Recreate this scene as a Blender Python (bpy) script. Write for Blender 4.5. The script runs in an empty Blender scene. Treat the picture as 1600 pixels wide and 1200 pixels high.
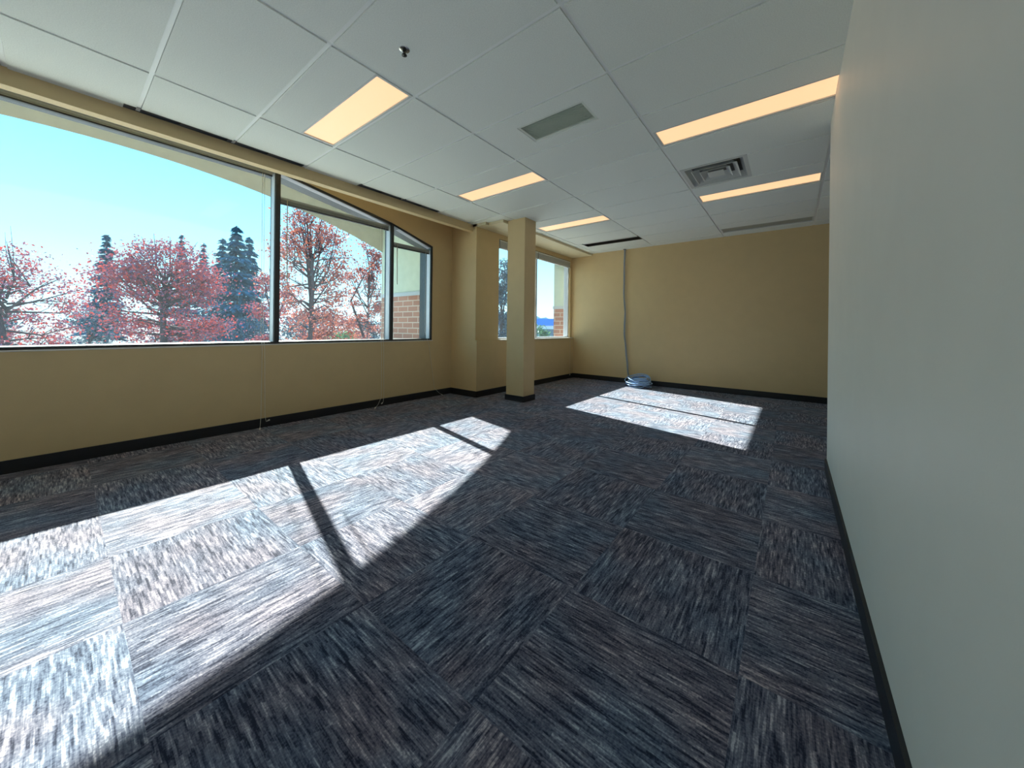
import bpy, math, random
import numpy as np
from mathutils import Vector, Matrix

random.seed(7)
SC = bpy.context.scene
COL = SC.collection
PI = math.pi

# ---------------------------------------------------------------- helpers
class MB:
    """collects shapes and links them as ONE mesh object"""
    def __init__(self):
        self.v = []; self.f = []; self.sm = []
    def add(self, vs, fs, smooth=False):
        b = len(self.v)
        self.v += [tuple(p) for p in vs]
        self.f += [tuple(i + b for i in f) for f in fs]
        self.sm += [smooth] * len(fs)
        return self
    def box(self, x0, x1, y0, y1, z0, z1):
        x0, x1 = min(x0, x1), max(x0, x1); y0, y1 = min(y0, y1), max(y0, y1); z0, z1 = min(z0, z1), max(z0, z1)
        vs = [(x0,y0,z0),(x1,y0,z0),(x1,y1,z0),(x0,y1,z0),(x0,y0,z1),(x1,y0,z1),(x1,y1,z1),(x0,y1,z1)]
        fs = [(0,3,2,1),(4,5,6,7),(0,1,5,4),(1,2,6,5),(2,3,7,6),(3,0,4,7)]
        return self.add(vs, fs)
    def prism(self, pts, a0, a1, axis='x'):
        """closed outline of 2-D points pushed along an axis (points counter-clockwise seen from +axis)"""
        n = len(pts)
        def m(p, a):
            if axis == 'x': return (a, p[0], p[1])
            if axis == 'y': return (p[0], a, p[1])
            return (p[0], p[1], a)
        vs = [m(p, a0) for p in pts] + [m(p, a1) for p in pts]
        fs = [tuple(range(n - 1, -1, -1)), tuple(range(n, 2 * n))]
        fs += [(i, (i + 1) % n, n + (i + 1) % n, n + i) for i in range(n)]
        return self.add(vs, fs)
    def tube(self, path, r, n=8, cap=True):
        P = [Vector(p) for p in path]
        R = r if isinstance(r, (list, tuple)) else [r] * len(P)
        vs = []; fs = []
        ref = None
        for i, p in enumerate(P):
            t = (P[min(i + 1, len(P) - 1)] - P[max(i - 1, 0)])
            if t.length < 1e-9: t = Vector((0, 0, 1))
            t.normalize()
            if ref is None:
                ref = t.orthogonal().normalized()
            ref = (ref - t * ref.dot(t))
            if ref.length < 1e-6: ref = t.orthogonal()
            ref.normalize()
            b = t.cross(ref)
            for k in range(n):
                a = 2 * PI * k / n
                vs.append(p + (ref * math.cos(a) + b * math.sin(a)) * R[i])
        for i in range(len(P) - 1):
            for k in range(n):
                fs.append((i*n + k, i*n + (k+1) % n, (i+1)*n + (k+1) % n, (i+1)*n + k))
        if cap:
            fs.append(tuple(range(n - 1, -1, -1)))
            fs.append(tuple(range((len(P)-1)*n, len(P)*n)))
        return self.add(vs, fs, True)
    def lathe(self, prof, c=(0,0,0), n=20):
        vs = []; fs = []
        for r, z in prof:
            for k in range(n):
                a = 2*PI*k/n
                vs.append((c[0] + r*math.cos(a), c[1] + r*math.sin(a), c[2] + z))
        for i in range(len(prof) - 1):
            for k in range(n):
                fs.append((i*n + k, i*n + (k+1) % n, (i+1)*n + (k+1) % n, (i+1)*n + k))
        return self.add(vs, fs, True)
    def build(self, name, mat, parent=None, bevel=0):
        me = bpy.data.meshes.new(name)
        me.from_pydata(self.v, [], self.f)
        me.polygons.foreach_set('use_smooth', self.sm)
        mats = mat if isinstance(mat, (list, tuple)) else [mat]
        for m in mats: me.materials.append(m)
        me.update()
        o = bpy.data.objects.new(name, me); COL.objects.link(o)
        if parent is not None:
            o.parent = parent
            o.matrix_parent_inverse = Matrix.Translation(-Vector(parent.location))
        if bevel:
            b = o.modifiers.new('bevel', 'BEVEL'); b.width = bevel; b.segments = 2; b.limit_method = 'ANGLE'
        return o

def tag(o, label, cat=None, group=None, kind=None):
    if label: o['label'] = label
    if cat: o['category'] = cat
    if group: o['group'] = group
    if kind: o['kind'] = kind
    return o

def empty(name, loc, label, cat, group=None, kind=None):
    o = bpy.data.objects.new(name, None); COL.objects.link(o)
    o.location = loc; o.empty_display_size = 0.05
    return tag(o, label, cat, group, kind)

def copy_thing(o, shift, label, group=None):
    c = o.copy(); COL.objects.link(c)
    c.location = Vector(o.location) + Vector(shift)
    c['label'] = label
    if group: c['group'] = group
    for ch in list(o.children):
        d = ch.copy(); COL.objects.link(d); d.parent = c
        for g in list(ch.children):
            e = g.copy(); COL.objects.link(e); e.parent = d
    return c

# ---------------------------------------------------------------- materials
def srgb(r, g, b):
    f = lambda c: (c/255/12.92) if c/255 <= 0.04045 else ((c/255 + 0.055)/1.055)**2.4
    return (f(r), f(g), f(b), 1)

def newmat(name):
    m = bpy.data.materials.new(name); m.use_nodes = True
    nt = m.node_tree
    return m, nt, nt.nodes['Principled BSDF'], nt.nodes['Material Output']

def plain(name, col, rough=0.6, metal=0.0, spec=0.5, noise=0.0, nscale=40, bump=0.0, bscale=300):
    m, nt, p, out = newmat(name)
    p.inputs['Base Color'].default_value = col
    p.inputs['Roughness'].default_value = rough
    p.inputs['Metallic'].default_value = metal
    p.inputs['Specular IOR Level'].default_value = spec
    tc = nt.nodes.new('ShaderNodeTexCoord')
    if noise:
        n = nt.nodes.new('ShaderNodeTexNoise'); n.inputs['Scale'].default_value = nscale; n.inputs['Detail'].default_value = 4
        nt.links.new(tc.outputs['Object'], n.inputs['Vector'])
        r = nt.nodes.new('ShaderNodeValToRGB')
        r.color_ramp.elements[0].position = 0.3; r.color_ramp.elements[1].position = 0.7
        r.color_ramp.elements[0].color = tuple(c*(1-noise) for c in col[:3]) + (1,)
        r.color_ramp.elements[1].color = tuple(min(1, c*(1+noise)) for c in col[:3]) + (1,)
        nt.links.new(n.outputs['Fac'], r.inputs['Fac']); nt.links.new(r.outputs['Color'], p.inputs['Base Color'])
    if bump:
        n = nt.nodes.new('ShaderNodeTexNoise'); n.inputs['Scale'].default_value = bscale; n.inputs['Detail'].default_value = 2
        nt.links.new(tc.outputs['Object'], n.inputs['Vector'])
        b = nt.nodes.new('ShaderNodeBump'); b.inputs['Strength'].default_value = bump; b.inputs['Distance'].default_value = 0.004
        nt.links.new(n.outputs['Fac'], b.inputs['Height']); nt.links.new(b.outputs['Normal'], p.inputs['Normal'])
    return m

def math_node(nt, op, a, b=None, c=None):
    n = nt.nodes.new('ShaderNodeMath'); n.operation = op
    for i, x in enumerate((a, b, c)):
        if x is None: continue
        if isinstance(x, (int, float)): n.inputs[i].default_value = x
        else: nt.links.new(x, n.inputs[i])
    return n.outputs[0]

TILE = 0.6096
def carpet_material():
    m, nt, p, out = newmat('quarter_turn_carpet_tile')
    tc = nt.nodes.new('ShaderNodeTexCoord')
    sep = nt.nodes.new('ShaderNodeSeparateXYZ'); nt.links.new(tc.outputs['Object'], sep.inputs[0])
    u = math_node(nt, 'DIVIDE', math_node(nt, 'ADD', sep.outputs[0], 0.735 + TILE*20), TILE)
    v = math_node(nt, 'DIVIDE', math_node(nt, 'ADD', sep.outputs[1], -1.378 + TILE*20), TILE)
    iu = math_node(nt, 'FLOOR', u); iv = math_node(nt, 'FLOOR', v)
    fu = math_node(nt, 'FRACT', u); fv = math_node(nt, 'FRACT', v)
    par = math_node(nt, 'MODULO', math_node(nt, 'ADD', iu, iv), 2.0)     # 0: lines run along y
    inv = math_node(nt, 'SUBTRACT', 1.0, par)
    def pick(a, b): return math_node(nt, 'ADD', math_node(nt, 'MULTIPLY', a, inv), math_node(nt, 'MULTIPLY', b, par))
    across = pick(fu, fv); along = pick(fv, fu)
    cmb = nt.nodes.new('ShaderNodeCombineXYZ'); nt.links.new(iu, cmb.inputs[0]); nt.links.new(iv, cmb.inputs[1])
    wn = nt.nodes.new('ShaderNodeTexWhiteNoise'); wn.noise_dimensions = '2D'; nt.links.new(cmb.outputs[0], wn.inputs['Vector'])
    off = math_node(nt, 'MULTIPLY', wn.outputs['Value'], 173.0)
    def streak(sa, sl, detail, seed):
        c = nt.nodes.new('ShaderNodeCombineXYZ')
        nt.links.new(math_node(nt, 'MULTIPLY', across, sa), c.inputs[0])
        nt.links.new(math_node(nt, 'MULTIPLY', along, sl), c.inputs[1])
        nt.links.new(math_node(nt, 'ADD', off, seed), c.inputs[2])
        n = nt.nodes.new('ShaderNodeTexNoise'); n.inputs['Scale'].default_value = 1.0; n.inputs['Detail'].default_value = detail
        n.inputs['Roughness'].default_value = 0.55
        nt.links.new(c.outputs[0], n.inputs['Vector'])
        return n.outputs['Fac']
    s1 = streak(105, 8.5, 2, 0.0)        # yarn lines
    s2 = streak(38, 4.6, 1, 31.7)       # broader bands
    s3 = streak(95, 85, 1, 57.3)        # pile grain
    s4 = streak(2.2, 1.5, 1, 91.1)      # soft patches of other yarn
    # short crisp dashes of single yarns
    line = math_node(nt, 'FLOOR', math_node(nt, 'MULTIPLY', across, 84.0))
    c1 = nt.nodes.new('ShaderNodeCombineXYZ'); nt.links.new(line, c1.inputs[0]); nt.links.new(off, c1.inputs[1])
    w1_ = nt.nodes.new('ShaderNodeTexWhiteNoise'); w1_.noise_dimensions = '2D'; nt.links.new(c1.outputs[0], w1_.inputs['Vector'])
    seg = math_node(nt, 'FLOOR', math_node(nt, 'ADD', math_node(nt, 'MULTIPLY', along, 10.0), math_node(nt, 'MULTIPLY', w1_.outputs['Value'], 9.0)))
    c2 = nt.nodes.new('ShaderNodeCombineXYZ'); nt.links.new(line, c2.inputs[0]); nt.links.new(seg, c2.inputs[1]); nt.links.new(off, c2.inputs[2])
    w2_ = nt.nodes.new('ShaderNodeTexWhiteNoise'); w2_.noise_dimensions = '3D'; nt.links.new(c2.outputs[0], w2_.inputs['Vector'])
    f = math_node(nt, 'ADD', math_node(nt, 'MULTIPLY', s1, 0.38), math_node(nt, 'MULTIPLY', s2, 0.28))
    f = math_node(nt, 'ADD', f, math_node(nt, 'MULTIPLY', w2_.outputs['Value'], 0.12))
    f = math_node(nt, 'ADD', f, math_node(nt, 'MULTIPLY', s3, 0.22))
    f = math_node(nt, 'ADD', f, math_node(nt, 'MULTIPLY', math_node(nt, 'SUBTRACT', wn.outputs['Value'], 0.5), 0.04))
    r = nt.nodes.new('ShaderNodeValToRGB'); cr = r.color_ramp
    cr.elements[0].position = 0.38; cr.elements[0].color = CARPET[0]
    cr.elements[1].position = 0.65; cr.elements[1].color = CARPET[3]
    e = cr.elements.new(0.46); e.color = CARPET[1]
    e = cr.elements.new(0.56); e.color = CARPET[2]
    nt.links.new(f, r.inputs['Fac'])
    mx = nt.nodes.new('ShaderNodeMix'); mx.data_type = 'RGBA'; mx.blend_type = 'MULTIPLY'
    r2 = nt.nodes.new('ShaderNodeValToRGB')
    r2.color_ramp.elements[0].position = 0.35; r2.color_ramp.elements[0].color = (0.82, 0.98, 1.08, 1)
    r2.color_ramp.elements[1].position = 0.65; r2.color_ramp.elements[1].color = (1.10, 0.97, 0.96, 1)
    nt.links.new(s4, r2.inputs['Fac'])
    mx.inputs[0].default_value = 1.0
    nt.links.new(r.outputs['Color'], mx.inputs[6]); nt.links.new(r2.outputs['Color'], mx.inputs[7])
    nt.links.new(mx.outputs[2], p.inputs['Base Color'])
    p.inputs['Roughness'].default_value = 0.95
    p.inputs['Specular IOR Level'].default_value = 0.12
    p.inputs['Sheen Weight'].default_value = 0.08; p.inputs['Sheen Roughness'].default_value = 0.5
    b = nt.nodes.new('ShaderNodeBump'); b.inputs['Strength'].default_value = 0.3; b.inputs['Distance'].default_value = 0.004
    nt.links.new(f, b.inputs['Height']); nt.links.new(b.outputs['Normal'], p.inputs['Normal'])
    return m

def brick_material(name, axis):
    m, nt, p, out = newmat(name)
    tc = nt.nodes.new('ShaderNodeTexCoord')
    sep = nt.nodes.new('ShaderNodeSeparateXYZ'); nt.links.new(tc.outputs['Object'], sep.inputs[0])
    c = nt.nodes.new('ShaderNodeCombineXYZ')
    nt.links.new(sep.outputs['xy'.index(axis)], c.inputs[0]); nt.links.new(sep.outputs[2], c.inputs[1])
    b = nt.nodes.new('ShaderNodeTexBrick'); nt.links.new(c.outputs[0], b.inputs['Vector'])
    b.inputs['Color1'].default_value = srgb(160, 112, 92); b.inputs['Color2'].default_value = srgb(144, 100, 84)
    b.inputs['Mortar'].default_value = srgb(178, 160, 144)
    b.inputs['Scale'].default_value = 1.0; b.inputs['Brick Width'].default_value = 0.30; b.inputs['Row Height'].default_value = 0.10
    b.inputs['Mortar Size'].default_value = 0.010
    nt.links.new(b.outputs['Color'], p.inputs['Base Color']); p.inputs['Roughness'].default_value = 0.9
    return m

def leaf_material(name, cols, trans=0.22):
    m, nt, p, out = newmat(name)
    geo = nt.nodes.new('ShaderNodeNewGeometry')
    r = nt.nodes.new('ShaderNodeValToRGB'); cr = r.color_ramp
    for i, c in enumerate(cols):
        pos = i/(len(cols)-1)
        if i == 0: cr.elements[0].position = 0; cr.elements[0].color = c
        elif i == len(cols)-1: cr.elements[1].position = 1; cr.elements[1].color = c
        else:
            e = cr.elements.new(pos); e.color = c
    nt.links.new(geo.outputs['Random Per Island'], r.inputs['Fac'])
    nt.links.new(r.outputs['Color'], p.inputs['Base Color']); p.inputs['Roughness'].default_value = 0.7
    p.inputs['Specular IOR Level'].default_value = 0.1
    t = nt.nodes.new('ShaderNodeBsdfTranslucent'); nt.links.new(r.outputs['Color'], t.inputs['Color'])
    mx = nt.nodes.new('ShaderNodeMixShader'); mx.inputs[0].default_value = trans
    nt.links.new(p.outputs[0], mx.inputs[1]); nt.links.new(t.outputs[0], mx.inputs[2])
    nt.links.new(mx.outputs[0], out.inputs[0])
    return m

def glass_material(name, veil):
    m, nt, p, out = newmat(name)
    nt.nodes.remove(p)
    tr = nt.nodes.new('ShaderNodeBsdfTransparent'); tr.inputs[0].default_value = (0.93, 0.98, 0.99, 1)
    gl = nt.nodes.new('ShaderNodeBsdfGlossy'); gl.inputs['Roughness'].default_value = 0.02
    lw = nt.nodes.new('ShaderNodeLayerWeight'); lw.inputs['Blend'].default_value = 0.5
    mx = nt.nodes.new('ShaderNodeMixShader')
    nt.links.new(math_node(nt, 'ADD', math_node(nt, 'MULTIPLY', math_node(nt, 'POWER', lw.outputs['Facing'], 5.0), 0.5), 0.02), mx.inputs[0]); nt.links.new(tr.outputs[0], mx.inputs[1]); nt.links.new(gl.outputs[0], mx.inputs[2])
    tl = nt.nodes.new('ShaderNodeBsdfTranslucent'); tl.inputs[0].default_value = (0.72, 0.86, 1.0, 1)  # bluish scatter that lays a painted haze over the outside view
    m2 = nt.nodes.new('ShaderNodeMixShader'); m2.inputs[0].default_value = veil
    nt.links.new(mx.outputs[0], m2.inputs[1]); nt.links.new(tl.outputs[0], m2.inputs[2])
    nt.links.new(m2.outputs[0], out.inputs[0])
    return m

def emit_material(name, col, s):
    m, nt, p, out = newmat(name)
    p.inputs['Base Color'].default_value = (0.3, 0.28, 0.25, 1)
    p.inputs['Emission Color'].default_value = col
    p.inputs['Emission Strength'].default_value = s
    p.inputs['Roughness'].default_value = 0.5
    return m

# ---- tunables
SUN = 19.5
SKY = 1.8
LAMP = 0.90
VEIL = 0.006  # share of painted haze mixed into the panes
CARPET = [srgb(40, 43, 60), srgb(86, 89, 106), srgb(126, 126, 139), srgb(190, 187, 194)]

M = {}
M['carpet'] = carpet_material()
M['paint'] = plain('tan_wall_paint', (0.68, 0.52, 0.29, 1), 0.55, noise=0.02, nscale=6, bump=0.06, bscale=220, spec=0.3)
M['soffit'] = plain('cream_soffit_paint', (0.70, 0.61, 0.40, 1), 0.6, noise=0.02, nscale=6)
M['pale'] = plain('pale_wall_paint', (0.82, 0.76, 0.66, 1), 0.5, noise=0.015, nscale=5, bump=0.05, bscale=220, spec=0.3)
M['base'] = plain('black_vinyl_baseboard', (0.012, 0.014, 0.018, 1), 0.45)
M['tile'] = plain('mineral_fibre_ceiling_tile', (0.84, 0.87, 0.82, 1), 0.9, noise=0.06, nscale=160, bump=0.25, bscale=260, spec=0.1)
M['throat'] = plain('grey_duct_throat', (0.12, 0.12, 0.12, 1), 0.7)
M['tbar'] = plain('white_grid_enamel', (0.88, 0.90, 0.88, 1), 0.45)
M['dark'] = plain('dark_plenum', (0.01, 0.01, 0.011, 1), 0.9)
M['bronze'] = plain('dark_bronze_frame', (0.045, 0.047, 0.05, 1), 0.38, metal=0.3, noise=0.05)
M['alu'] = plain('anodised_grey_frame', (0.62, 0.64, 0.68, 1), 0.4, metal=0.1, noise=0.03)  # second window's frame; also paints the sky-lit sides of the bronze mullions
M['headlit'] = plain('lit_head_grey', (0.36, 0.35, 0.38, 1), 0.45, noise=0.03)  # lighter grey standing for the bronze head's underside lit from outside
M['sillm'] = plain('white_sill', (0.74, 0.72, 0.68, 1), 0.5, noise=0.02)
M['glass'] = glass_material('clear_veiled_glass', VEIL)
M['blind'] = plain('blind_slat', (0.40, 0.44, 0.42, 1), 0.45, noise=0.03)
M['blindrail'] = plain('blind_rail', (0.025, 0.03, 0.03, 1), 0.5, noise=0.03)
M['blindwhite'] = plain('blind_slat_white', (0.72, 0.73, 0.72, 1), 0.45, noise=0.03)
M['cord'] = plain('white_cord', (0.75, 0.74, 0.68, 1), 0.6, noise=0.03)
M['wand'] = plain('clear_plastic_wand', (0.66, 0.60, 0.48, 1), 0.25)
M['metalw'] = plain('white_vent_metal', (0.62, 0.64, 0.62, 1), 0.4, noise=0.02)
M['metalg'] = plain('grey_vent_metal', (0.50, 0.53, 0.48, 1), 0.5, noise=0.03)
M['grille'] = plain('dark_grey_grille', (0.10, 0.105, 0.11, 1), 0.5)
M['metalr'] = plain('light_grey_vent_metal', (0.74, 0.78, 0.71, 1), 0.5, noise=0.02)
M['lens'] = emit_material('warm_light_lens', (1.0, 0.61, 0.32, 1), LAMP)
M['lensoff'] = plain('unlit_grey_lens', (0.33, 0.36, 0.33, 1), 0.35, noise=0.04)
M['chrome'] = plain('chrome', (0.45, 0.45, 0.43, 1), 0.25, metal=1.0)
M['sprdark'] = plain('dark_sprinkler_brass', (0.06, 0.055, 0.045, 1), 0.4, metal=0.6)
M['cablegrey'] = plain('grey_cable_jacket', (0.36, 0.40, 0.46, 1), 0.5, noise=0.05)
M['cableblue'] = plain('pale_blue_cable_jacket', (0.36, 0.55, 0.84, 1), 0.45, noise=0.05)
M['brickx'] = brick_material('red_brick_x', 'x')
M['bricky'] = brick_material('red_brick_y', 'y')
M['stucco'] = plain('beige_stucco', (0.58, 0.54, 0.44, 1), 0.9, noise=0.05, nscale=8, bump=0.2, bscale=120)
M['stuccog'] = plain('sage_stucco', (0.50, 0.56, 0.45, 1), 0.9, noise=0.05, nscale=8, bump=0.2, bscale=120)
M['band'] = plain('grey_stone_band', (0.40, 0.44, 0.46, 1), 0.8, noise=0.05)
M['ledge'] = plain('bounce_concrete', (0.78, 0.76, 0.72, 1), 0.9, noise=0.06, nscale=3)  # kept very pale so the added ledge reflects sunlight indoors
M['ground'] = plain('pale_bounce_ground', (0.48, 0.48, 0.45, 1), 0.95, noise=0.15, nscale=0.3)  # paleness raised for bounce light on the ceiling
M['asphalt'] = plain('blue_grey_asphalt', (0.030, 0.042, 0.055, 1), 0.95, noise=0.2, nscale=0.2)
M['bark'] = plain('dark_bark', (0.050, 0.042, 0.050, 1), 0.95, noise=0.2, nscale=8)
M['leafred'] = leaf_material('red_maple_leaves', [srgb(186, 70, 60), srgb(234, 104, 82), srgb(244, 146, 114), srgb(112, 92, 116)])
M['leafmauve'] = leaf_material('sparse_russet_leaves', [srgb(100, 68, 86), srgb(178, 90, 76), srgb(88, 92, 122), srgb(76, 72, 100), srgb(206, 124, 98)])
M['leaforange'] = leaf_material('orange_leaves', [srgb(186, 92, 54), srgb(210, 126, 72), srgb(164, 112, 62), srgb(140, 76, 74)])
M['leafgreen'] = leaf_material('green_leaves', [srgb(58, 96, 70), srgb(84, 120, 78), srgb(110, 140, 92)])
M['needle'] = leaf_material('conifer_needles', [srgb(52, 94, 116), srgb(62, 110, 132), srgb(80, 124, 138)], 0.1)  # blue-green spruce needles with aerial haze mixed into the colour
M['hedge'] = leaf_material('dull_blue_green_leaves', [srgb(48, 76, 98), srgb(66, 94, 114), srgb(92, 110, 116)], 0.2)
M['hill'] = plain('hazed_blue_hill', (0.26, 0.36, 0.42, 1), 1.0, noise=0.15, nscale=0.004)  # distance haze put into the hill colour
M['bluefascia'] = plain('blue_fascia', (0.02, 0.16, 0.60, 1), 0.5)
M['whitewall'] = plain('white_shop_wall', (0.55, 0.60, 0.66, 1), 0.7, noise=0.05)
M['shopglass'] = plain('dark_shop_glass', (0.08, 0.12, 0.16, 1), 0.1)

# ---------------------------------------------------------------- measured layout (metres; camera stands at x=0, y=0)
H = 2.81                      # ceiling
XW, XU = -4.567, -4.587       # window wall: knee wall, wall above the sill line
SILL = 0.905
YB = 7.367                    # back wall
XR = 0.2335                   # right wall
YC = 3.824                    # its far corner
YP = 4.17                     # return between the two windows
XP, XPU = -3.97, -4.02         # second window's wall
XS = -3.52                    # edge of the lowered soffit over the second window
XE = 3.0; YN = -3.5           # ends of the room out of view
OUT = -4.88                   # outer face of the window wall
GX, GY = 0.262, 1.599         # ceiling grid origin

def structure(name, mb, mat, label, cat, bevel=0):
    return tag(mb.build(name, mat, None, bevel), label, cat, None, 'structure')

# ---- floor
b = MB(); b.box(-4.60, XE, YN, YB, -0.12, 0)
structure('floor', b, M['carpet'], 'dark blue-grey quarter-turned carpet tiles with streaky lines', 'floor')

# ---- window wall with its raked opening
HEAD = [(-2.65, 2.42), (-1.88, 2.62), (-0.41, 2.885), (1.53, 2.885), (3.0, 2.635), (3.75, 2.43)]
JL, JR = -2.65, 3.75
b = MB()
b.box(OUT, XW, YN, YP, -0.12, SILL)
b.box(OUT, XU, YN, JL, SILL, 3.3)
b.box(OUT, XU, JR, YP + 0.1, SILL, 3.3)
for (y0, z0), (y1, z1) in zip(HEAD, HEAD[1:]):
    b.prism([(y0, z0), (y1, z1), (y1, 3.3), (y0, 3.3)], OUT, XU)
structure('wall_left', b, M['paint'], 'tan window wall with an arched row of panes', 'wall')

# ---- return wall and second window's wall
W2L, W2R, W2S, W2H = 4.74, 7.285, 0.915, 2.675
b = MB()
b.box(-4.66, XP, YP - 0.02, 4.55, -0.12, SILL + 0.01)
b.box(-4.66, XPU, YP, 4.55, SILL + 0.01, 3.3)
b.box(-4.185, XP, 4.55, YB + 0.15, -0.12, W2S)
b.box(-4.185, XPU, 4.55, W2L, W2S, 3.3)
b.box(-4.185, XPU, W2R, YB + 0.15, W2S, 3.3)
b.box(-4.185, XPU, W2L, W2R, W2H, 3.3)
structure('wall_left_rear', b, M['paint'], 'tan jutting wall around the narrower second window', 'wall')

# ---- back, right and unseen walls
b = MB(); b.box(-4.185, XE + 0.15, YB, YB + 0.15, -0.12, 3.3)
structure('wall_back', b, M['paint'], 'plain tan end wall behind the hanging cable', 'wall')
b = MB(); b.box(XR, XR + 0.13, YN, YC, -0.12, 3.3)
structure('wall_right', b, M['pale'], 'pale wall at the right edge ending in a corner', 'wall', bevel=0.004)
b = MB(); b.box(XE, XE + 0.15, YC - 0.4, YB, -0.12, 3.3); b.box(XR + 0.13, XE, YC - 0.15, YC - 0.02, -0.12, 3.3)
structure('wall_side', b, M['paint'], 'tan wall of the side bay round the corner', 'wall')
b = MB(); b.box(OUT, XR + 0.13, YN - 0.15, YN, -0.12, 3.3)
structure('wall_near', b, M['paint'], 'tan wall behind the viewpoint', 'wall')

# ---- column
CX0, CX1, CY0, CY1 = -3.516, -3.18, 4.35, 4.64
b = MB(); b.box(CX0, CX1, CY0, CY1, 0, H + 0.05)
structure('column', b, M['paint'], 'square tan column standing before the second window', 'column', bevel=0.006)

# ---- soffits
b = MB()
b.box(-4.19, -4.10, YN, YP, 2.690, H + 0.2)
b.box(-4.66, -4.19, YN, YP, 2.905, 3.0)
structure('soffit', b, M['paint'], 'tan bulkhead along the top of the arched window', 'soffit')
b = MB(); b.box(XPU - 0.02, XS, 4.24, YB, 2.757, H + 0.2)
b.box(XPU - 0.1, XS - 0.3, YP, 4.24, 2.757, H + 0.2)
structure('soffit', b, M['soffit'], 'cream lowered soffit over the second window', 'soffit')

# ---- roof slab closing the ceiling void
b = MB(); b.box(OUT, XE + 0.15, YN - 0.15, YB + 0.15, 3.3, 3.5)
structure('roof_slab', b, M['dark'], 'dark slab above the ceiling tiles', 'roof')

# ---- ceiling tiles with the holes for the fixtures
XCE = -4.10                   # ceiling edge at the bulkhead
HOLES = []                     # (x0,x1,y0,y1)
def colx(i): return GX + 2*TILE*i
def rowy(j): return GY + TILE*j
LIGHTS = [(-3, -1), (-3, 2), (-3, 5), (-1, 2), (-1, 5), (-1, 8)]   # grid column, row: far half of the cell
def light_rect(i, j):
    return (colx(i) + 0.012, colx(i+1) - 0.012, rowy(j) + TILE/2, rowy(j+1) - 0.012)
for i, j in LIGHTS: HOLES.append(light_rect(i, j))
VENT = (-1.83, -1.225, 2.372, 2.655); HOLES.append(VENT)
DIFF = (colx(-1) + 0.012, colx(-1) + TILE, rowy(4) + 0.012, rowy(5) - 0.012); HOLES.append(DIFF)
SLOT = (colx(-3) + 0.1, colx(-2) - 0.012, 6.40, 6.69); HOLES.append(SLOT)
GR1 = (-4.10, -4.018, 0.30, 1.585); GR2 = (-4.10, -4.018, 2.19, 3.41); HOLES += [GR1, GR2]
def cut(rects, h):
    out = []
    hx0, hx1, hy0, hy1 = h
    for (x0, x1, y0, y1) in rects:
        if hx0 >= x1 or hx1 <= x0 or hy0 >= y1 or hy1 <= y0: out.append((x0, x1, y0, y1)); continue
        if hx0 > x0 + 1e-4: out.append((x0, hx0, y0, y1))
        if hx1 < x1 - 1e-4: out.append((hx1, x1, y0, y1))
        a0, a1 = max(x0, hx0), min(x1, hx1)
        if hy0 > y0 + 1e-4: out.append((a0, a1, y0, hy0))
        if hy1 < y1 - 1e-4: out.append((a0, a1, hy1, y1))
    return out
b = MB()
G = 0.0135
for i in range(-4, 4):
    for j in range(-9, 10):
        x0, x1, y0, y1 = colx(i) + G, colx(i+1) - G, rowy(j) + G, rowy(j+1) - G
        x0 = max(x0, XCE); x1 = min(x1, XE); y0 = max(y0, YN); y1 = min(y1, YB)
        if x0 >= x1 - 0.01 or y0 >= y1 - 0.01: continue
        rs = [(x0, x1, y0, y1)]
        for h in HOLES: rs = cut(rs, h)
        for (a, c, d, e) in rs:
            b.box(a, c, d, e, H - 0.010, H + 0.02)
structure('ceiling', b, M['tile'], 'white suspended ceiling of long tiles in a thin grid', 'ceiling', bevel=0.004)
b = MB()
for i in range(-3, 4):
    if XCE < colx(i) < XE: b.box(colx(i) - 0.012, colx(i) + 0.012, YN, YB, H - 0.002, H + 0.03)
for j in range(-8, 10):
    if YN < rowy(j) < YB:
        for i in range(-4, 3):
            x0, x1 = max(colx(i) + 0.012, XCE), min(colx(i+1) - 0.012, XE)
            b.box(x0, x1, rowy(j) - 0.012, rowy(j) + 0.012, H - 0.002, H + 0.03)
b.box(XS, XE, YB - 0.02, YB, H - 0.004, H + 0.02)
b.box(DIFF[1], DIFF[1] + 0.022, DIFF[2], DIFF[3], H - 0.009, H + 0.02)
structure('trim_1', b, M['tbar'], 'white metal grid bars between the ceiling tiles', 'ceiling grid')

# ---- baseboards
BH, BT = 0.098, 0.012
b = MB(); b.box(XW, XW + BT, YN, YP - 0.02, 0, BH)
structure('baseboard_left', b, M['base'], 'black baseboard under the arched window', 'baseboard')
b = MB(); b.box(XW + BT, XP + BT, YP - 0.02 - BT, YP - 0.02, 0, BH); b.box(XP, XP + BT, YP - 0.02, YB, 0, BH)
structure('baseboard_left_rear', b, M['base'], 'black baseboard round the jutting wall and under the second window', 'baseboard')
b = MB(); b.box(XP + BT, XE, YB - BT, YB, 0, BH)
structure('baseboard_back', b, M['base'], 'black baseboard along the end wall', 'baseboard')
b = MB(); b.box(XR - BT, XR, YN, YC + BT, 0, BH)
structure('baseboard_right', b, M['base'], 'black baseboard along the pale right wall', 'baseboard')
b = MB(); b.box(CX0 - BT, CX1 + BT, CY0 - BT, CY1 + BT, 0, 0.086)
structure('baseboard_column', b, M['base'], 'black baseboard wrapped round the column foot', 'baseboard')

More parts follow.
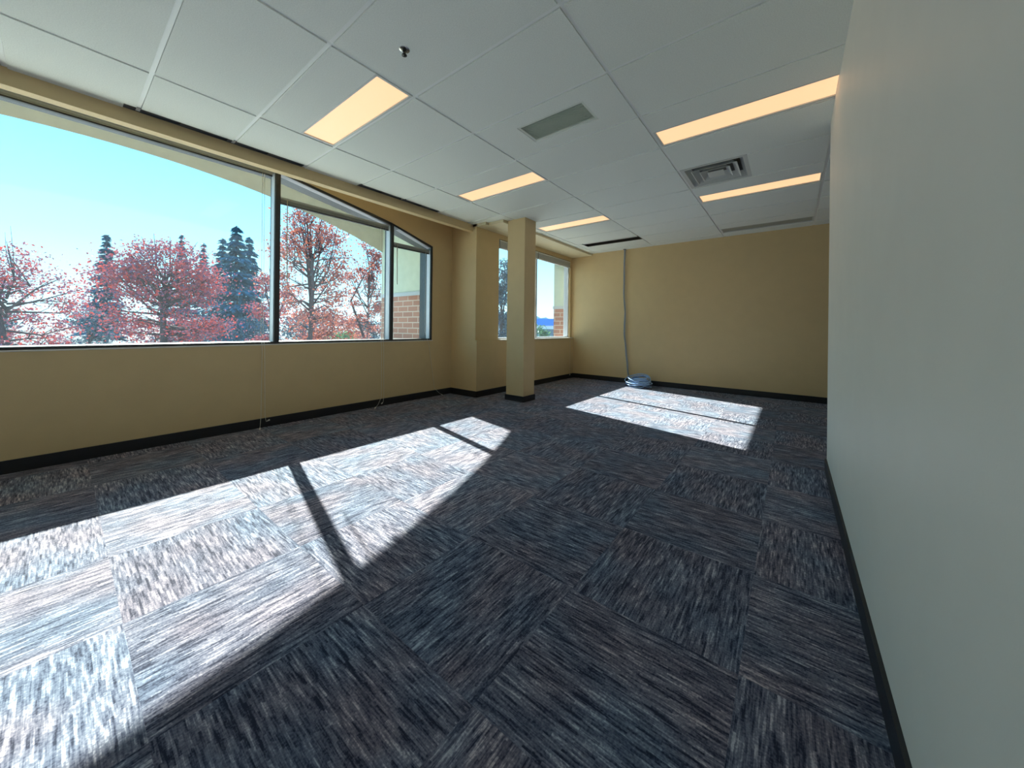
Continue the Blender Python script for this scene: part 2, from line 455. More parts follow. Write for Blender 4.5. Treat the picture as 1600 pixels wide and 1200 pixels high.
# ---------------------------------------------------------------- window 1
FI, FO = -4.592, -4.875        # inner and outer face of the frame
GLX = -4.70
MUL = [-1.88, -0.41, 1.53, 3.0]
def head_z(y):
    for (y0, z0), (y1, z1) in zip(HEAD, HEAD[1:]):
        if y0 <= y <= y1: return z0 + (z1 - z0)*(y - y0)/(y1 - y0)
    return HEAD[-1][1]
w1 = empty('window_1', (FI, 0.55, SILL), 'wide arched window of bronze-framed panes facing autumn trees', 'window', None, 'structure')
b = MB()
FW = 0.030
for (y0, z0), (y1, z1) in zip(HEAD, HEAD[1:]):
    b.prism([(y0, z0 - FW), (y1, z1 - FW), (y1, z1), (y0, z0)], FO, FI)
b.box(FO, FI, JR - 0.035, JR, SILL, 2.42)
b.box(FO, FI, JL, JL + 0.035, SILL, 2.42)
b.box(FO, FI, JL, JR, SILL, SILL + 0.032)
b.build('window_frame', M['bronze'], w1, 0.002)
for y in MUL:
    k = MB(); k.box(-4.735, FI + 0.012, y - 0.026, y + 0.026, SILL, head_z(y) - 0.01)
    mu = k.build('mullion', M['bronze'], w1, 0.002)
    for s in (-1, 1):
        q = MB(); q.box(-4.69, -4.60, y + s*0.026, y + s*0.031, SILL + 0.032, head_z(y) - FW - 0.012)  # pale strip standing for the mullion side lit by the sky
        q.build('lit_side_strip', M['alu'], mu)
q = MB(); q.box(-4.69, -4.61, JR - 0.040, JR - 0.035, SILL + 0.032, 2.36); q.build('lit_side_strip', M['alu'], w1)  # same painted lit side on the right jamb
q = MB()
for (y0, z0), (y1, z1) in zip(HEAD, HEAD[1:]):
    q.prism([(y0 + 0.03, z0 - FW - 0.006), (y1 - 0.03, z1 - FW - 0.006), (y1 - 0.03, z1 - FW), (y0 + 0.03, z0 - FW)], -4.69, -4.60)
q.build('lit_head_strip', M['headlit'], w1)  # grey strip standing for the head's underside lit from outside
edges = [JL + 0.035] + MUL + [JR - 0.035]
for a, c in zip(edges, edges[1:]):
    k = MB(); za, zc = head_z(a) - 0.02, head_z(c) - 0.02
    k.prism([(a, SILL + 0.02), (c, SILL + 0.02), (c, zc), (a, za)], GLX - 0.003, GLX + 0.003)
    k.build('glass_pane', M['glass'], w1)
k = MB(); k.box(FI - 0.01, XW + 0.004, JL, JR, SILL - 0.004, SILL + 0.008); k.build('window_sill', M['sillm'], w1, 0.002)
k = MB(); k.box(-4.95, OUT, JL, JR, SILL - 0.05, SILL + 0.026); k.build('outer_sill', M['sillm'], w1)

# ---------------------------------------------------------------- window 2
w2 = empty('window_2', (-4.08, 6.0, W2S), 'narrower plain window behind the square column', 'window', None, 'structure')
FI2, FO2 = -4.06, -4.17
b = MB()
b.box(FO2, FI2, W2L, W2L + 0.035, W2S, W2H); b.box(FO2, FI2, W2R - 0.035, W2R, W2S, W2H)
b.box(FO2, FI2, W2L, W2R, W2H - 0.035, W2H); b.box(FO2, FI2, W2L, W2R, W2S, W2S + 0.032)
b.build('window_frame', M['alu'], w2, 0.002)
k = MB(); k.box(-4.17, FI2 + 0.006, 5.93, 5.98, W2S + 0.032, W2H - 0.035); k.build('mullion', M['alu'], w2, 0.002)
for a, c in ((W2L + 0.03, 5.935), (5.975, W2R - 0.03)):
    k = MB(); k.box(-4.128, -4.122, a, c, W2S + 0.025, W2H - 0.03); k.build('glass_pane', M['glass'], w2)
k = MB(); k.box(FI2 - 0.01, XP + 0.02, W2L - 0.02, W2R + 0.02, W2S - 0.012, W2S + 0.006); k.build('window_sill', M['sillm'], w2, 0.002)
k = MB(); k.box(-4.26, -4.17, W2L, W2R, W2S - 0.05, W2S + 0.02); k.build('outer_sill', M['sillm'], w2)

# ---------------------------------------------------------------- raised mini blinds
def blind(xc, y0, y1, ztop, h, label, slat, rail, group, wand=None, cords=()):
    t = empty('mini_blind', (xc, (y0+y1)/2, ztop), label, 'blind', group)
    k = MB(); k.box(xc - 0.022, xc + 0.022, y0, y1, ztop - 0.026, ztop); k.build('headrail', slat, t, 0.002)
    k = MB(); n = max(6, int((h - 0.036)/0.0035))
    for i in range(n):
        z = ztop - 0.027 - (h - 0.038)*(i + 0.5)/n
        dx = 0.0025*math.sin(i*2.1)
        k.box(xc - 0.019 + dx, xc + 0.019 + dx, y0 + 0.006, y1 - 0.006, z - 0.0009, z + 0.0009)
    k.build('slat_stack', slat, t)
    k = MB(); k.box(xc - 0.017, xc + 0.020, y0 + 0.004, y1 - 0.004, ztop - h, ztop - h + 0.014); k.build('bottom_rail', rail, t, 0.002)
    if wand:
        yw, zw = wand
        k = MB(); k.tube([(xc + 0.03, yw, ztop - 0.02), (xc + 0.034, yw, (ztop+zw)/2), (xc + 0.036, yw + 0.004, zw)], 0.0055, 6)
        k.build('tilt_wand', M['wand'], t)
    for path in cords:
        k = MB(); k.tube(path, 0.0022, 5)
        c = k.build('pull_cord', M['cord'], t)
        e = Vector(path[-1]); d = (e - Vector(path[-2])).normalized()
        k = MB(); k.tube([e - d*0.004, e + d*0.016, e + d*0.030], [0.003, 0.0075, 0.0085], 8); k.build('tassel', M['cord'], c)
    return t
G1 = 'raised mini blinds of the arched window'
XB = -4.640
def cordpath(y, zt, ye, ze, xe, sway=0.0):
    return [(-4.607, y, zt - 0.02), (-4.605, y, 1.6), (-4.598, y, SILL + 0.14), (-4.553, y + sway*0.2, SILL - 0.06), (-4.551, y + sway*0.5, 0.5),
            (-4.546, y + sway*0.8, 0.13), ((xe - 4.546)/2 if xe > 0 else (xe*0.6 - 4.546*0.4), (ye*0.6 + (y + sway)*0.4), ze*0.4 + 0.035), (xe, ye, ze)]
blind(XB, -0.375, 1.49, 2.850, 0.052, 'long raised blind along the flat top of the biggest pane', M['blind'], M['blindrail'], G1,
      cords=[cordpath(1.385, 2.82, 1.352, 0.016, -4.49, -0.01), cordpath(1.405, 2.82, 1.43, 0.065, -4.535, 0.012)])
blind(XB, 1.565, 2.965, 2.594, 0.076, 'raised blind strung level across the middle sloping pane', M['blind'], M['blindrail'], G1, wand=(1.635, 1.62),
      cords=[cordpath(2.83, 2.56, 2.70, 0.016, -4.47, 0.0), cordpath(2.86, 2.56, 2.84, 0.05, -4.53, 0.01)])
blind(XB, 3.035, 3.705, 2.368, 0.068, 'short raised blind across the small brick-side pane', M['blind'], M['blindrail'], G1, wand=(3.10, 1.75),
      cords=[cordpath(3.62, 2.36, 3.90, 0.02, -4.52, 0.2)])
G2 = 'raised mini blinds of the second window'
blind(-4.035, W2L + 0.02, 5.945, 2.66, 0.145, 'white raised blind over the pane left of the column', M['blindwhite'], M['blindwhite'], G2)
blind(-4.035, 5.965, W2R - 0.02, 2.66, 0.145, 'white raised blind over the pane right of the column', M['blindwhite'], M['blindwhite'], G2,
      cords=[[(-4.004, 7.16, 2.64), (-4.004, 7.16, 1.5), (-3.995, 7.16, 1.0), (-3.942, 7.17, 0.86), (-3.942, 7.17, 0.4), (-3.94, 7.17, 0.1)]])

# ---------------------------------------------------------------- ceiling lights
GL = 'long recessed ceiling lights'
def ceiling_light(i, j, label, lens, lit=True):
    x0, x1, y0, y1 = light_rect(i, j)
    t = empty('ceiling_light', ((x0+x1)/2, (y0+y1)/2, H), label, 'light', GL)
    f = 0.018
    k = MB()
    k.box(x0, x1, y0, y0 + f, H - 0.009, H + 0.02); k.box(x0, x1, y1 - f, y1, H - 0.009, H + 0.02)
    k.box(x0, x0 + f, y0 + f, y1 - f, H - 0.009, H + 0.02); k.box(x1 - f, x1, y0 + f, y1 - f, H - 0.009, H + 0.02)
    k.box(x0, x1, y0, y1, H + 0.06, H + 0.08)
    k.build('frame', M['metalw'], t, 0.0015)
    k = MB(); k.box(x0 + f, x1 - f, y0 + f, y1 - f, H + 0.001, H + 0.008); k.build('lens', lens, t)
    return t
ceiling_light(-3, -1, 'lit ceiling light nearest the arched window top, largest in its row', M['lens'])
ceiling_light(-3, 2, 'lit ceiling light between the near light and the column, window-side row', M['lens'])
ceiling_light(-3, 5, 'lit ceiling light just above and beyond the square column', M['lens'])
ceiling_light(-1, 2, 'lit ceiling light running into the pale right wall', M['lens'])
ceiling_light(-1, 5, 'lit ceiling light beyond the square air diffuser', M['lens'])
ceiling_light(-1, 8, 'unlit grey ceiling light close to the end wall', M['lensoff'], False)

# ---------------------------------------------------------------- vents
def louvre_vent(name, rect, label, n, mat, back, tilt=0.5, along='x', drop=0.006, rim=0.022, group=None, lm=None):
    x0, x1, y0, y1 = rect
    t = empty(name, ((x0+x1)/2, (y0+y1)/2, H), label, 'vent', group)
    k = MB()
    k.box(x0, x1, y0, y0 + rim, H - drop, H + 0.015); k.box(x0, x1, y1 - rim, y1, H - drop, H + 0.015)
    k.box(x0, x0 + rim, y0 + rim, y1 - rim, H - drop, H + 0.015); k.box(x1 - rim, x1, y0 + rim, y1 - rim, H - drop, H + 0.015)
    k.build('frame', mat, t, 0.001)
    k = MB()
    if along == 'x':
        for i in range(n):
            y = y0 + rim + (y1 - y0 - 2*rim)*(i + 0.5)/n; w = (y1 - y0 - 2*rim)/n*0.5
            k.prism([(y - w, H - drop*0.6), (y - w + 0.002, H - drop*0.6), (y + w, H + 0.012), (y + w - 0.002, H + 0.012)], x0 + rim, x1 - rim)
    else:
        for i in range(n):
            x = x0 + rim + (x1 - x0 - 2*rim)*(i + 0.5)/n
            k.box(x - 0.003, x + 0.003, y0 + rim, y1 - rim, H - drop*0.6, H + 0.014)
    k.build('louvres', lm or mat, t)
    k = MB(); k.box(x0, x1, y0, y1, H + 0.018, H + 0.024); k.build('backing', back, t)
    return t
louvre_vent('return_grille', VENT, 'grey louvred return grille set in a ceiling tile', 15, M['metalr'], M['metalr'])
louvre_vent('linear_grille', GR1, 'dark slotted strip grille over the biggest pane', 4, M['grille'], M['dark'], rim=0.005, group='strip grilles along the bulkhead')
louvre_vent('linear_grille', GR2, 'dark slotted strip grille over the sloping panes', 4, M['grille'], M['dark'], rim=0.005, group='strip grilles along the bulkhead')
# dark open slot near the end wall
x0, x1, y0, y1 = SLOT
t = empty('slot_vent', ((x0+x1)/2, (y0+y1)/2, H), 'dark open slot vent in the ceiling before the end wall', 'vent')
k = MB(); r = 0.012
k.box(x0, x1, y0, y0 + r, H - 0.008, H + 0.12); k.box(x0, x1, y1 - r, y1, H - 0.008, H + 0.12)
k.box(x0, x0 + r, y0, y1, H - 0.008, H + 0.12); k.box(x1 - r, x1, y0, y1, H - 0.008, H + 0.12)
k.build('frame', M['sprdark'], t)
k = MB(); k.box(x0, x1, y0, y1, H + 0.10, H + 0.12); k.build('backing', M['dark'], t)
k = MB(); k.box(x0 + r, x1 - r, (y0+y1)/2 - 0.004, (y0+y1)/2 + 0.004, H + 0.02, H + 0.07); k.build('blade', M['dark'], t)
# square stepped diffuser
x0, x1, y0, y1 = DIFF
cx, cy = (x0+x1)/2, (y0+y1)/2; hw = (x1-x0)/2
t = empty('air_diffuser', (cx, cy, H), 'square white stepped air diffuser between two lit lights', 'vent')
def ring(h0, z0, h1, z1, th=0.003):
    """square funnel from half-width h0 at z0 to h1 at z1"""
    vs = []; fs = []
    for (h, z) in ((h0, z0), (h1, z1), (h1 - th if h1 < h0 else h1, z1 + th), (h0 - th, z0 + th)):
        vs += [(cx - h, cy - h, z), (cx + h, cy - h, z), (cx + h, cy + h, z), (cx - h, cy + h, z)]
    for a in range(4):
        c = (a + 1) % 4
        for i in range(4):
            fs.append((a*4 + i, a*4 + (i+1) % 4, c*4 + (i+1) % 4, c*4 + i))
    return vs, fs
k = MB(); k.add(*ring(hw, H - 0.007, hw - 0.035, H - 0.007, 0.004)); k.add(*ring(hw - 0.03, H - 0.006, hw - 0.075, H + 0.05)); k.build('frame', M['metalw'], t)
for h in (0.205, 0.135):
    k = MB(); k.add(*ring(h, H - 0.014, h - 0.048, H + 0.038)); k.add(*ring(h + 0.004, H - 0.014, h - 0.004, H - 0.014, 0.004)); k.build('cone', M['metalw'], t)
k = MB(); k.box(cx - 0.075, cx + 0.075, cy - 0.075, cy + 0.075, H - 0.012, H - 0.006); k.build('centre_plate', M['metalw'], t, 0.003)
k = MB(); k.box(x0 + 0.02, x1 - 0.02, y0 + 0.02, y1 - 0.02, H + 0.056, H + 0.062); k.build('throat', M['throat'], t)

# ---------------------------------------------------------------- sprinklers
GS = 'ceiling sprinkler heads'
def sprinkler(x, y, label):
    t = empty('sprinkler_head', (x, y, H - 0.007), label, 'sprinkler', GS)
    z = H - 0.007
    k = MB(); k.lathe([(0.0, 0.0), (0.034, 0.0), (0.034, -0.002), (0.029, -0.004), (0.015, -0.006), (0.0, -0.006)], (x, y, z), 24); k.build('escutcheon', M['chrome'], t)
    k = MB(); k.lathe([(0.0, -0.004), (0.012, -0.004), (0.012, -0.012), (0.007, -0.015), (0.0, -0.015)], (x, y, z), 14)
    for s in (-1, 1):
        k.tube([(x + s*0.009, y, z - 0.012), (x + s*0.013, y, z - 0.02), (x + s*0.009, y, z - 0.03), (x, y, z - 0.034)], 0.0025, 6)
    k.build('frame', M['sprdark'], t)
    k = MB(); k.lathe([(0.0, -0.014), (0.003, -0.016), (0.003, -0.03), (0.0, -0.032)], (x, y, z), 10); k.build('bulb', M['sprdark'], t)
    k = MB()
    k.lathe([(0.0, -0.033), (0.009, -0.033), (0.016, -0.036), (0.016, -0.0375), (0.0, -0.0375)], (x, y, z), 16)
    k.build('deflector', M['sprdark'], t)
    return t
sp = sprinkler(-1.86, 1.285, 'large-looking sprinkler head before the nearest lit light')
copy_thing(sp, (-3.55 + 1.86, 2.554 - 1.285, 0), 'sprinkler head in the tiles by the window bulkhead')
copy_thing(sp, (-1.83 + 1.86, 5.56 - 1.285, 0), 'small sprinkler head far off between the two lit rows')

# ---------------------------------------------------------------- cable
t = empty('data_cable', (-2.74, 7.3, 0), 'grey cable hanging from the ceiling to a pale blue coil on the carpet', 'cable')
rnd = random.Random(3)
for s in range(3):
    path = []
    for i in range(40):
        f = i/39.0
        z = H + 0.02 - f*(H - 0.12)
        bx = np.interp(z, [0.12, 0.25, 0.55, 1.0, 1.5, 1.9, 2.83], [-2.625, -2.665, -2.70, -2.755, -2.745, -2.775, -2.765])
        by = np.interp(z, [0.12, 0.4, 1.0, 2.83], [7.27, 7.33, 7.335, 7.33])
        a = f*9 + s*2.1
        path.append((bx + 0.011*math.cos(a), by + 0.010*math.sin(a), z))
    last = path[-1]
    path += [(last[0] + 0.03, last[1] - 0.05, 0.075), (-2.52 + 0.02*s, 7.13, 0.06 + 0.02*s)]
    k = MB(); k.tube(path, 0.0075, 7); k.build('hanging_run', M['cablegrey'], t)
cc = Vector((-2.345, 7.03, 0.0))
k = MB()
for s in range(15):
    R0 = rnd.uniform(0.14, 0.245); tilt = rnd.uniform(-0.8, 0.8); az = rnd.uniform(0, 2*PI); h = rnd.uniform(0.06, 0.16); sq = rnd.uniform(0.7, 0.95)
    pts = []
    for i in range(33):
        a = 2*PI*i/32
        x = R0*math.cos(a)*(1 + 0.04*math.sin(3*a + s)); y = R0*sq*math.sin(a)
        z = h + R0*math.sin(tilt)*math.cos(a - az)*0.75 + 0.012*math.sin(2*a + s)
        pts.append((cc.x + x + rnd.uniform(-0.003, 0.003) + 0.015*math.sin(s), cc.y + y + 0.012*math.cos(s*2), max(0.0095, z)))
    pts[-1] = pts[0]
    k.tube(pts, 0.009, 7, cap=False)
k.build('coil', M['cableblue'], t)
k = MB()
for s in range(5):
    a0 = rnd.uniform(0, PI); R0 = 0.2
    p0 = Vector((cc.x + R0*math.cos(a0), cc.y + R0*0.85*math.sin(a0), 0.05)); p1 = Vector((cc.x - R0*math.cos(a0), cc.y - R0*0.85*math.sin(a0), 0.06))
    mid = (p0 + p1)/2 + Vector((0.02*s - 0.04, 0, 0.15))
    pts = [p0*(1-f)**2 + mid*2*f*(1-f) + p1*f*f for f in np.linspace(0, 1, 14)]
    k.tube([tuple(p) for p in pts], 0.009, 7)
k.build('binding_loops', M['cableblue'], t)
k = MB(); k.lathe([(0.0, 0.0), (0.03, 0.0), (0.03, -0.012), (0.012, -0.014), (0.0, -0.014)], (-2.765, 7.325, H - 0.004), 16); k.build('ceiling_gland', M['sprdark'], t)

# ---------------------------------------------------------------- outside: the building's own recess and piers
XA = -6.4
def arch_z(y): return 3.275 - 0.05*(y - 0.27)**2
b = MB()
N = 28
ys = [-2.67 + (3.97 + 2.67)*i/N for i in range(N + 1)]
for a, c in zip(ys, ys[1:]):
    za, zc = arch_z(a), arch_z(c)
    b.add([(XA, a, za), (XA, c, zc), (XA, c, 5.2), (XA, a, 5.2), (XA - 0.2, a, za + 0.2), (XA - 0.2, c, zc + 0.2), (XA - 0.2, c, 5.2), (XA - 0.2, a, 5.2)],
          [(0, 1, 2, 3), (7, 6, 5, 4), (0, 4, 5, 1), (3, 2, 6, 7)])
structure('exterior_arch', b, M['stucco'], 'beige stucco arch outside the wide window', 'arch')
b = MB(); b.box(XA, OUT, -2.67, 3.97, 3.75, 3.95)
structure('exterior_soffit', b, M['stucco'], 'beige stucco underside above the added ledge', 'soffit')
b = MB(); b.box(XA, OUT, -2.67, 3.97, 0.5, 0.80)  # added slab that throws sunlight up to the ceiling
structure('bounce_ledge', b, M['ledge'], 'pale ledge added outside the wide window to bounce sunlight in', 'ledge')
def pier(x0, x1, y0, y1, zb, lab, bricks):
    b = MB(); b.box(x0, x1, y0, y1, -4.2, zb - 0.07)
    structure('exterior_brick_wall', b, bricks, 'red brick lower part of ' + lab, 'wall')
    b = MB(); b.box(x0 - 0.015, x1 + 0.015, y0 - 0.015, y1 + 0.015, zb - 0.07, zb)
    structure('trim_2', b, M['band'], 'grey stone band across ' + lab, 'trim')
    b = MB(); b.box(x0, x1, y0, y1, zb, 5.2)
    structure('exterior_stucco_wall', b, M['stuccog'], 'stucco upper part of ' + lab, 'wall')
pier(XA - 0.02, OUT, 3.97, 4.5, 1.76, 'the outer pier beside the small pane', M['brickx'])
pier(XA - 0.02, OUT, -3.5, -2.67, 1.76, 'the outer pier beyond the left frame edge', M['brickx'])
pier(-4.53, -4.19, 7.41, 8.3, 1.66, 'the outer pier beside the second window', M['brickx'])
b = MB(); b.box(OUT - 0.3, OUT, YN, 4.0, -4.2, 0.5); b.box(-4.5, -4.19, 4.55, 7.40, -4.2, 0.8); b.box(-4.5, -4.19, 4.55, 7.40, 2.70, 5.2)  # last box is an unseen header, lowered to trim the rear sun patch
structure('exterior_facade', b, M['bricky'], 'brick facade below the windows', 'wall')
b = MB(); b.box(-80, -4.95, -60, 60, -4.4, -4.2)  # out of view, kept pale and wide to bounce sunlight inside
structure('ground', b, M['ground'], 'pale unseen ground below the windows that bounces sunlight in', 'ground')

b = MB(); b.box(-900, -80, -700, 1500, -4.4, -4.215); b.box(-80, 300, 60, 1500, -4.4, -4.215)
structure('ground', b, M['asphalt'], 'dark ground farther off under the trees', 'ground')

# ---------------------------------------------------------------- trees
def leaves_into(mb, centres, size, rng, flat=0.6):
    for c in centres:
        n = rng.normal(size=3); n[2] += flat; n /= np.linalg.norm(n)
        a = np.cross(n, rng.normal(size=3)); a /= np.linalg.norm(a); d = np.cross(n, a)
        s = size*rng.uniform(0.6, 1.3)
        q = [c - a*s, c + d*s*0.55 + n*s*0.12, c + a*s, c - d*s*0.55 + n*s*0.12]
        mb.add(q, [(0, 1, 2, 3)])
def broadleaf(name, x, y, zc, rx, rz, n, leaf, label, cat, group, seed, clumps=26, spread=0.42, lsize=0.10, zg=-4.2, trunk_r=0.16):
    rng = np.random.default_rng(seed)
    t = empty(name, (x, y, zg), label, cat, group)
    k = MB()
    top = np.array((x, y, zc + rz*0.55))
    tr = [np.array((x, y, zg)), np.array((x + 0.1*rng.normal(), y + 0.1*rng.normal(), (zg + zc - rz*0.6)/2)), np.array((x, y, zc - rz*0.5)), np.array((x + 0.2*rng.normal(), y + 0.2*rng.normal(), zc + rz*0.1)), top]
    k.tube([tuple(p) for p in tr], [trunk_r*1.2, trunk_r, trunk_r*0.8, trunk_r*0.5, 0.02], 7)
    cl = []
    for i in range(clumps):
        d = rng.normal(size=3); d /= np.linalg.norm(d)
        r = rng.uniform(0.45, 1.0)**0.7
        c = np.array((x + d[0]*rx*r, y + d[1]*rx*r, zc + d[2]*rz*r))
        cl.append(c)
        f = rng.uniform(0.35, 0.85)
        base = tr[2]*(1-f) + top*f
        base[2] = min(base[2], c[2] - 0.1) if c[2] > tr[2][2] else tr[2][2]
        mid = (base + c)/2 + rng.normal(size=3)*0.12*rx; 
        k.tube([tuple(base), tuple(mid), tuple(c), tuple(c + (c - mid)*0.5)], [trunk_r*0.32, trunk_r*0.2, trunk_r*0.11, 0.006], 5)
        for _ in range(3):
            e = c + rng.normal(size=3)*rx*0.22
            k.tube([tuple(mid), tuple((mid + e)/2 + rng.normal(size=3)*0.06), tuple(e)], [trunk_r*0.12, trunk_r*0.08, 0.005], 4)
    k.build('trunk', M['bark'], t)
    L = MB()
    per = n//clumps
    for c in cl:
        sig = rx*spread*rng.uniform(0.5, 1.0)
        pts = c + rng.normal(size=(per, 3))*np.array((sig, sig, sig*0.55))
        leaves_into(L, pts, lsize, rng)
    L.build('foliage', leaf, t)
    return t
def conifer(x, y, ztop, rad, n, label, seed, group, zg=-4.2):
    rng = np.random.default_rng(seed)
    t = empty('conifer_tree', (x, y, zg), label, 'tree', group)
    k = MB(); k.tube([(x, y, zg), (x, y, (zg+ztop)/2), (x, y, ztop)], [0.35, 0.2, 0.02], 7); k.build('trunk', M['bark'], t)
    L = MB(); h = ztop - zg
    for i in range(n):
        f = rng.uniform(0, 1)**0.62                    # 0 at the tip
        lay = math.floor(f*16)/16 + 0.03*rng.uniform()
        r = rad*(0.06 + 0.94*f)*rng.uniform(0.15, 1.0)**0.5*(0.75 + 0.25*math.sin(f*50))
        a = rng.uniform(0, 2*PI)
        c = np.array((x + r*math.cos(a), y + r*math.sin(a), ztop - h*0.85*(0.35*lay + 0.65*f) - 0.25*r))
        n_ = np.array((math.cos(a)*0.5, math.sin(a)*0.5, 1.0)) + rng.normal(size=3)*0.5; n_ /= np.linalg.norm(n_)
        o = np.array((math.cos(a), math.sin(a), -0.45)); s = 0.42*rng.uniform(0.6, 1.2)
        d = np.cross(n_, o); d /= np.linalg.norm(d)
        L.add([c - o*s, c + d*s*0.45, c + o*s, c - d*s*0.45], [(0, 1, 2, 3)])
    L.build('foliage', M['needle'], t)
    return t

CAM = np.array((0, 0, 1.122))
YAW = -0.6648
def place(az_tan, depth):
    """ground point at a distance along a compass bearing measured from the room's long axis"""
    a = YAW + math.atan(az_tan)
    return (depth/math.cos(math.atan(az_tan))*math.sin(a), depth/math.cos(math.atan(az_tan))*math.cos(a))
# bearings are tangents to the viewing axis, heights in metres
GM = 'autumn trees outside the wide window'
def bt(name, tang, d, ztop, zbot, rx, n, leaf, label, cat, seed, group=GM, **kw):
    x, y = place(tang, d)
    return broadleaf(name, x, y, (ztop+zbot)/2, rx, (ztop-zbot)/2, n, leaf, label, cat, group, seed, **kw)
bt('maple_tree', -0.975, 15.0, 4.75, -1.4, 1.95, 15000, M['leafred'], 'dense red maple at the far left of the biggest pane', 'tree', 11, clumps=56, spread=0.26, lsize=0.06)
bt('maple_tree', -0.672, 17.8, 4.0, -2.4, 0.85, 4200, M['leafred'], 'smaller red maple against the mullion, beside the conifers', 'tree', 12, clumps=18, spread=0.36, lsize=0.062)
bt('maple_tree', -0.568, 12.0, 6.1, -2.0, 1.2, 10000, M['leafmauve'], 'tall sparse russet tree just right of the thick mullion', 'tree', 13, clumps=66, spread=0.27, trunk_r=0.10, lsize=0.05)
bt('maple_tree', -0.405, 15.2, 5.1, -1.4, 0.9, 6500, M['leafmauve'], 'thin russet tree near the brick-side mullion', 'tree', 14, clumps=46, spread=0.27, trunk_r=0.08, lsize=0.05)
bt('shrub', -0.50, 21.0, 2.7, -1.2, 1.5, 5000, M['leaforange'], 'orange leafy shrub low between the two russet trees', 'shrub', 15, clumps=18, spread=0.34, trunk_r=0.07, lsize=0.07)
bt('shrub', -0.455, 18.6, 1.05, -1.6, 0.9, 1500, M['leafgreen'], 'green shrub below the orange leaves', 'shrub', 16, clumps=14, spread=0.36, trunk_r=0.05, lsize=0.06)
bt('maple_tree', -1.42, 15.0, 4.4, -1.4, 2.0, 7000, M['leafred'], 'second dense red maple, outermost through the biggest pane', 'tree', 17, clumps=34, spread=0.27, lsize=0.065)
bt('maple_tree', -0.028, 13.0, 4.2, -1.8, 0.45, 9000, M['hedge'], 'dark blue-green tree in the sliver left of the column', 'tree', 18, clumps=45, spread=0.55, lsize=0.055, trunk_r=0.09)
GC = 'dark conifers behind the red maples'
for tang, d, zt, rad, lab, sd in ((-0.776, 44, 13.4, 4.8, 'tallest dark conifer between the red maples', 21), (-0.740, 55, 14.7, 4.6, 'dark conifer at the right of the tallest one', 22),
                                  (-0.815, 64, 16.6, 5.0, 'dark conifer at the left of the tallest one', 23), (-0.868, 96, 23.2, 5.0, 'thin conifer tip above the dense red maple', 24),
                                  (-0.930, 80, 21.4, 4.0, 'conifer tip at the left edge of the biggest pane', 25), (-1.14, 56, 15.0, 3.6, 'lone broad conifer left of the dense red maple', 26)):
    x, y = place(tang, d); conifer(x, y, zt, rad, 5500, lab, sd, GC)
# far rows of low trees closing the view
rng = np.random.default_rng(40)
GB = 'low blue-green trees far outside'
HZ = [(-1.50, 30, 3.0, 'outermost through the biggest pane'), (-1.18, 36, 2.8, 'at the left foot of the dense red maple'), (-0.93, 28, 2.0, 'under the dense red maple'), (-0.745, 35, 2.3, 'at the foot of the conifers'),
      (-0.585, 29, 2.2, 'behind the tall russet tree'), (-0.405, 34, 2.3, 'behind the thin russet tree'), (-0.02, 34, 2.8, 'in the sliver left of the column')]
for tang, d, zt, nm in HZ:
    bt('background_tree', tang, d, zt, -3.4, 1.75, 3200, M['hedge'], 'low dull blue-green tree ' + nm, 'tree', int(rng.integers(1e6)), group=GB, clumps=20, spread=0.34, lsize=0.12)

# ---------------------------------------------------------------- far building and hills seen through the second window
x, y = place(0.08, 60)
ang = YAW + 0.08
t = empty('shop_building', (x, y, -4.2), 'distant white building with a bright blue fascia', 'building')
def far_box(name, mat, w, d0, d1, z0, z1, parent, off=0.0):
    c, s = math.cos(-ang), math.sin(-ang)
    k = MB()
    pts = [(-w + off, d0), (w + off, d0), (w + off, d1), (-w + off, d1)]
    k.prism([(x + px*c - py*s, y + px*s + py*c) for px, py in pts], z0, z1, 'z')
    return k.build(name, mat, parent)
far_box('wall', M['whitewall'], 9, 0.4, 9, -4.2, 1.6, t)
far_box('fascia', M['bluefascia'], 9.5, 0.0, 9.5, 1.6, 2.75, t)
for i in range(6):
    far_box('shop_window', M['shopglass'], 1.0, 0.3, 0.5, -2.6, 1.0, t, off=-7 + 2.8*i)
bt('shrub', 0.085, 40, 1.5, -2.6, 0.9, 1500, M['leafgreen'], 'green shrub in front of the distant blue fascia', 'shrub', 51, group=None, clumps=10, spread=0.5, lsize=0.14)
b = MB()
N = 60
for i in range(N):
    def hp(q):
        a = YAW - 0.16 + 0.9*q/N; r = 2600
        z = 92 + 24*math.sin(q*0.35) + 26*math.sin(q*0.9 + 1) + 12*math.sin(q*2.3)
        return r*math.sin(a), r*math.cos(a), z
    a, c = hp(i), hp(i+1)
    b.add([(a[0], a[1], -60), (c[0], c[1], -60), (c[0], c[1], c[2]), (a[0], a[1], a[2]),
           (a[0]*1.3, a[1]*1.3, -60), (c[0]*1.3, c[1]*1.3, -60)], [(0, 1, 2, 3), (3, 2, 5, 4)])
structure('hills', b, M['hill'], 'pale blue hills on the horizon', 'hills')

# ---------------------------------------------------------------- light
sd = bpy.data.lights.new('sun', 'SUN'); sd.energy = SUN; sd.angle = 0.009; sd.color = (1.0, 0.97, 0.83)
so = bpy.data.objects.new('sun', sd); COL.objects.link(so)
so.rotation_euler = Vector((1.0, -0.228, -0.65)).to_track_quat('-Z', 'Y').to_euler()
so.location = (-30, 8, 20)

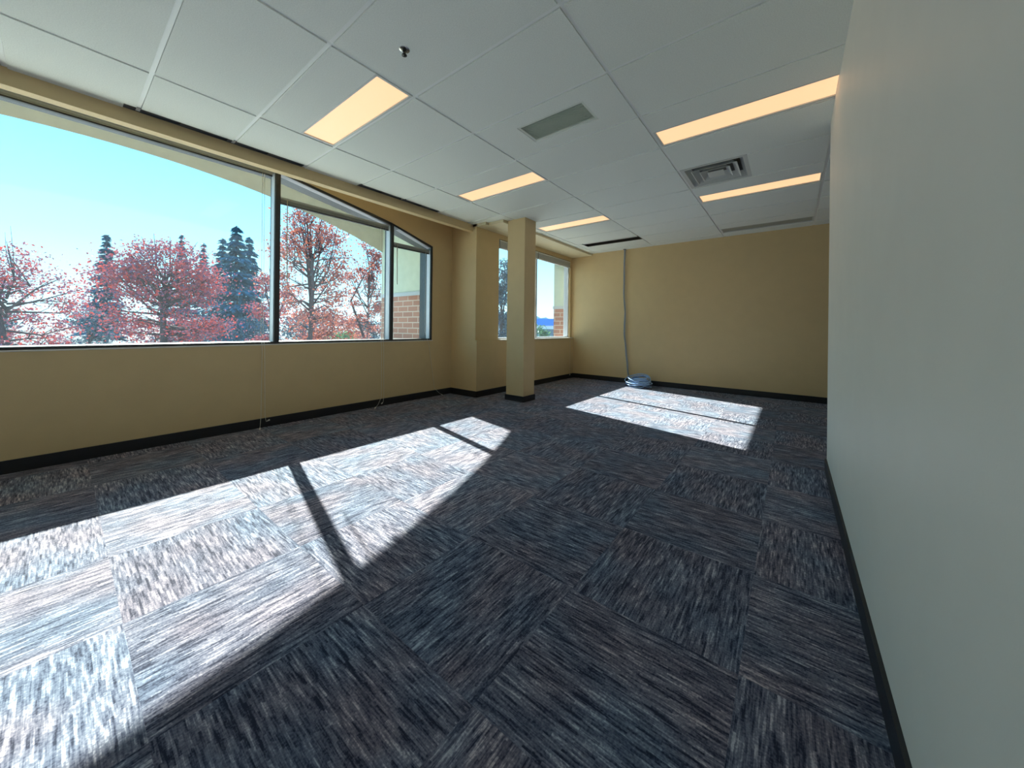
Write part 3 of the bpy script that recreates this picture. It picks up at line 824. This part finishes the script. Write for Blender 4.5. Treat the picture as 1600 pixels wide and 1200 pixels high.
wd = bpy.data.worlds.new('sky'); SC.world = wd; wd.use_nodes = True
nt = wd.node_tree; bg = nt.nodes['Background']
tc = nt.nodes.new('ShaderNodeTexCoord'); sp_ = nt.nodes.new('ShaderNodeSeparateXYZ'); nt.links.new(tc.outputs['Generated'], sp_.inputs[0])
rp = nt.nodes.new('ShaderNodeValToRGB'); cr = rp.color_ramp
cr.elements[0].position = 0.0; cr.elements[0].color = (0.62, 0.92, 1.0, 1)
cr.elements[1].position = 1.0; cr.elements[1].color = (0.12, 0.42, 0.95, 1)
e = cr.elements.new(0.16); e.color = (0.36, 0.80, 1.0, 1)
e = cr.elements.new(0.40); e.color = (0.16, 0.62, 1.0, 1)
nt.links.new(sp_.outputs[2], rp.inputs['Fac']); nt.links.new(rp.outputs['Color'], bg.inputs['Color'])
bg.inputs['Strength'].default_value = SKY

# ---------------------------------------------------------------- camera
cd = bpy.data.cameras.new('camera'); co = bpy.data.objects.new('camera', cd); COL.objects.link(co)
cd.sensor_fit = 'HORIZONTAL'; cd.sensor_width = 36.0
FPX = 556.754
cd.lens = FPX*36.0/1600.0
cd.shift_x = 0.0; cd.shift_y = -(600 - 512.53)/1600.0
cd.clip_start = 0.02; cd.clip_end = 9000
roll = -0.0115
fw = Vector((math.sin(YAW), math.cos(YAW), 0)); rt = Vector((math.cos(YAW), -math.sin(YAW), 0)); dn = Vector((0, 0, -1))
r2 = rt*math.cos(roll) + dn*math.sin(roll); d2 = -rt*math.sin(roll) + dn*math.cos(roll)
up = -d2; bk = -fw
mt = Matrix(((r2.x, up.x, bk.x, 0), (r2.y, up.y, bk.y, 0), (r2.z, up.z, bk.z, 1.122), (0, 0, 0, 1)))
co.matrix_world = mt
SC.camera = co

SC.view_settings.view_transform = 'Standard'
SC.view_settings.look = 'None'
SC.view_settings.exposure = 0.28
SC.view_settings.gamma = 1.0
SC.view_settings.use_curve_mapping = False
SC.cycles.max_bounces = 10
SC.cycles.diffuse_bounces = 6
SC.cycles.transparent_max_bounces = 16
SC.cycles.caustics_reflective = False
SC.cycles.caustics_refractive = False
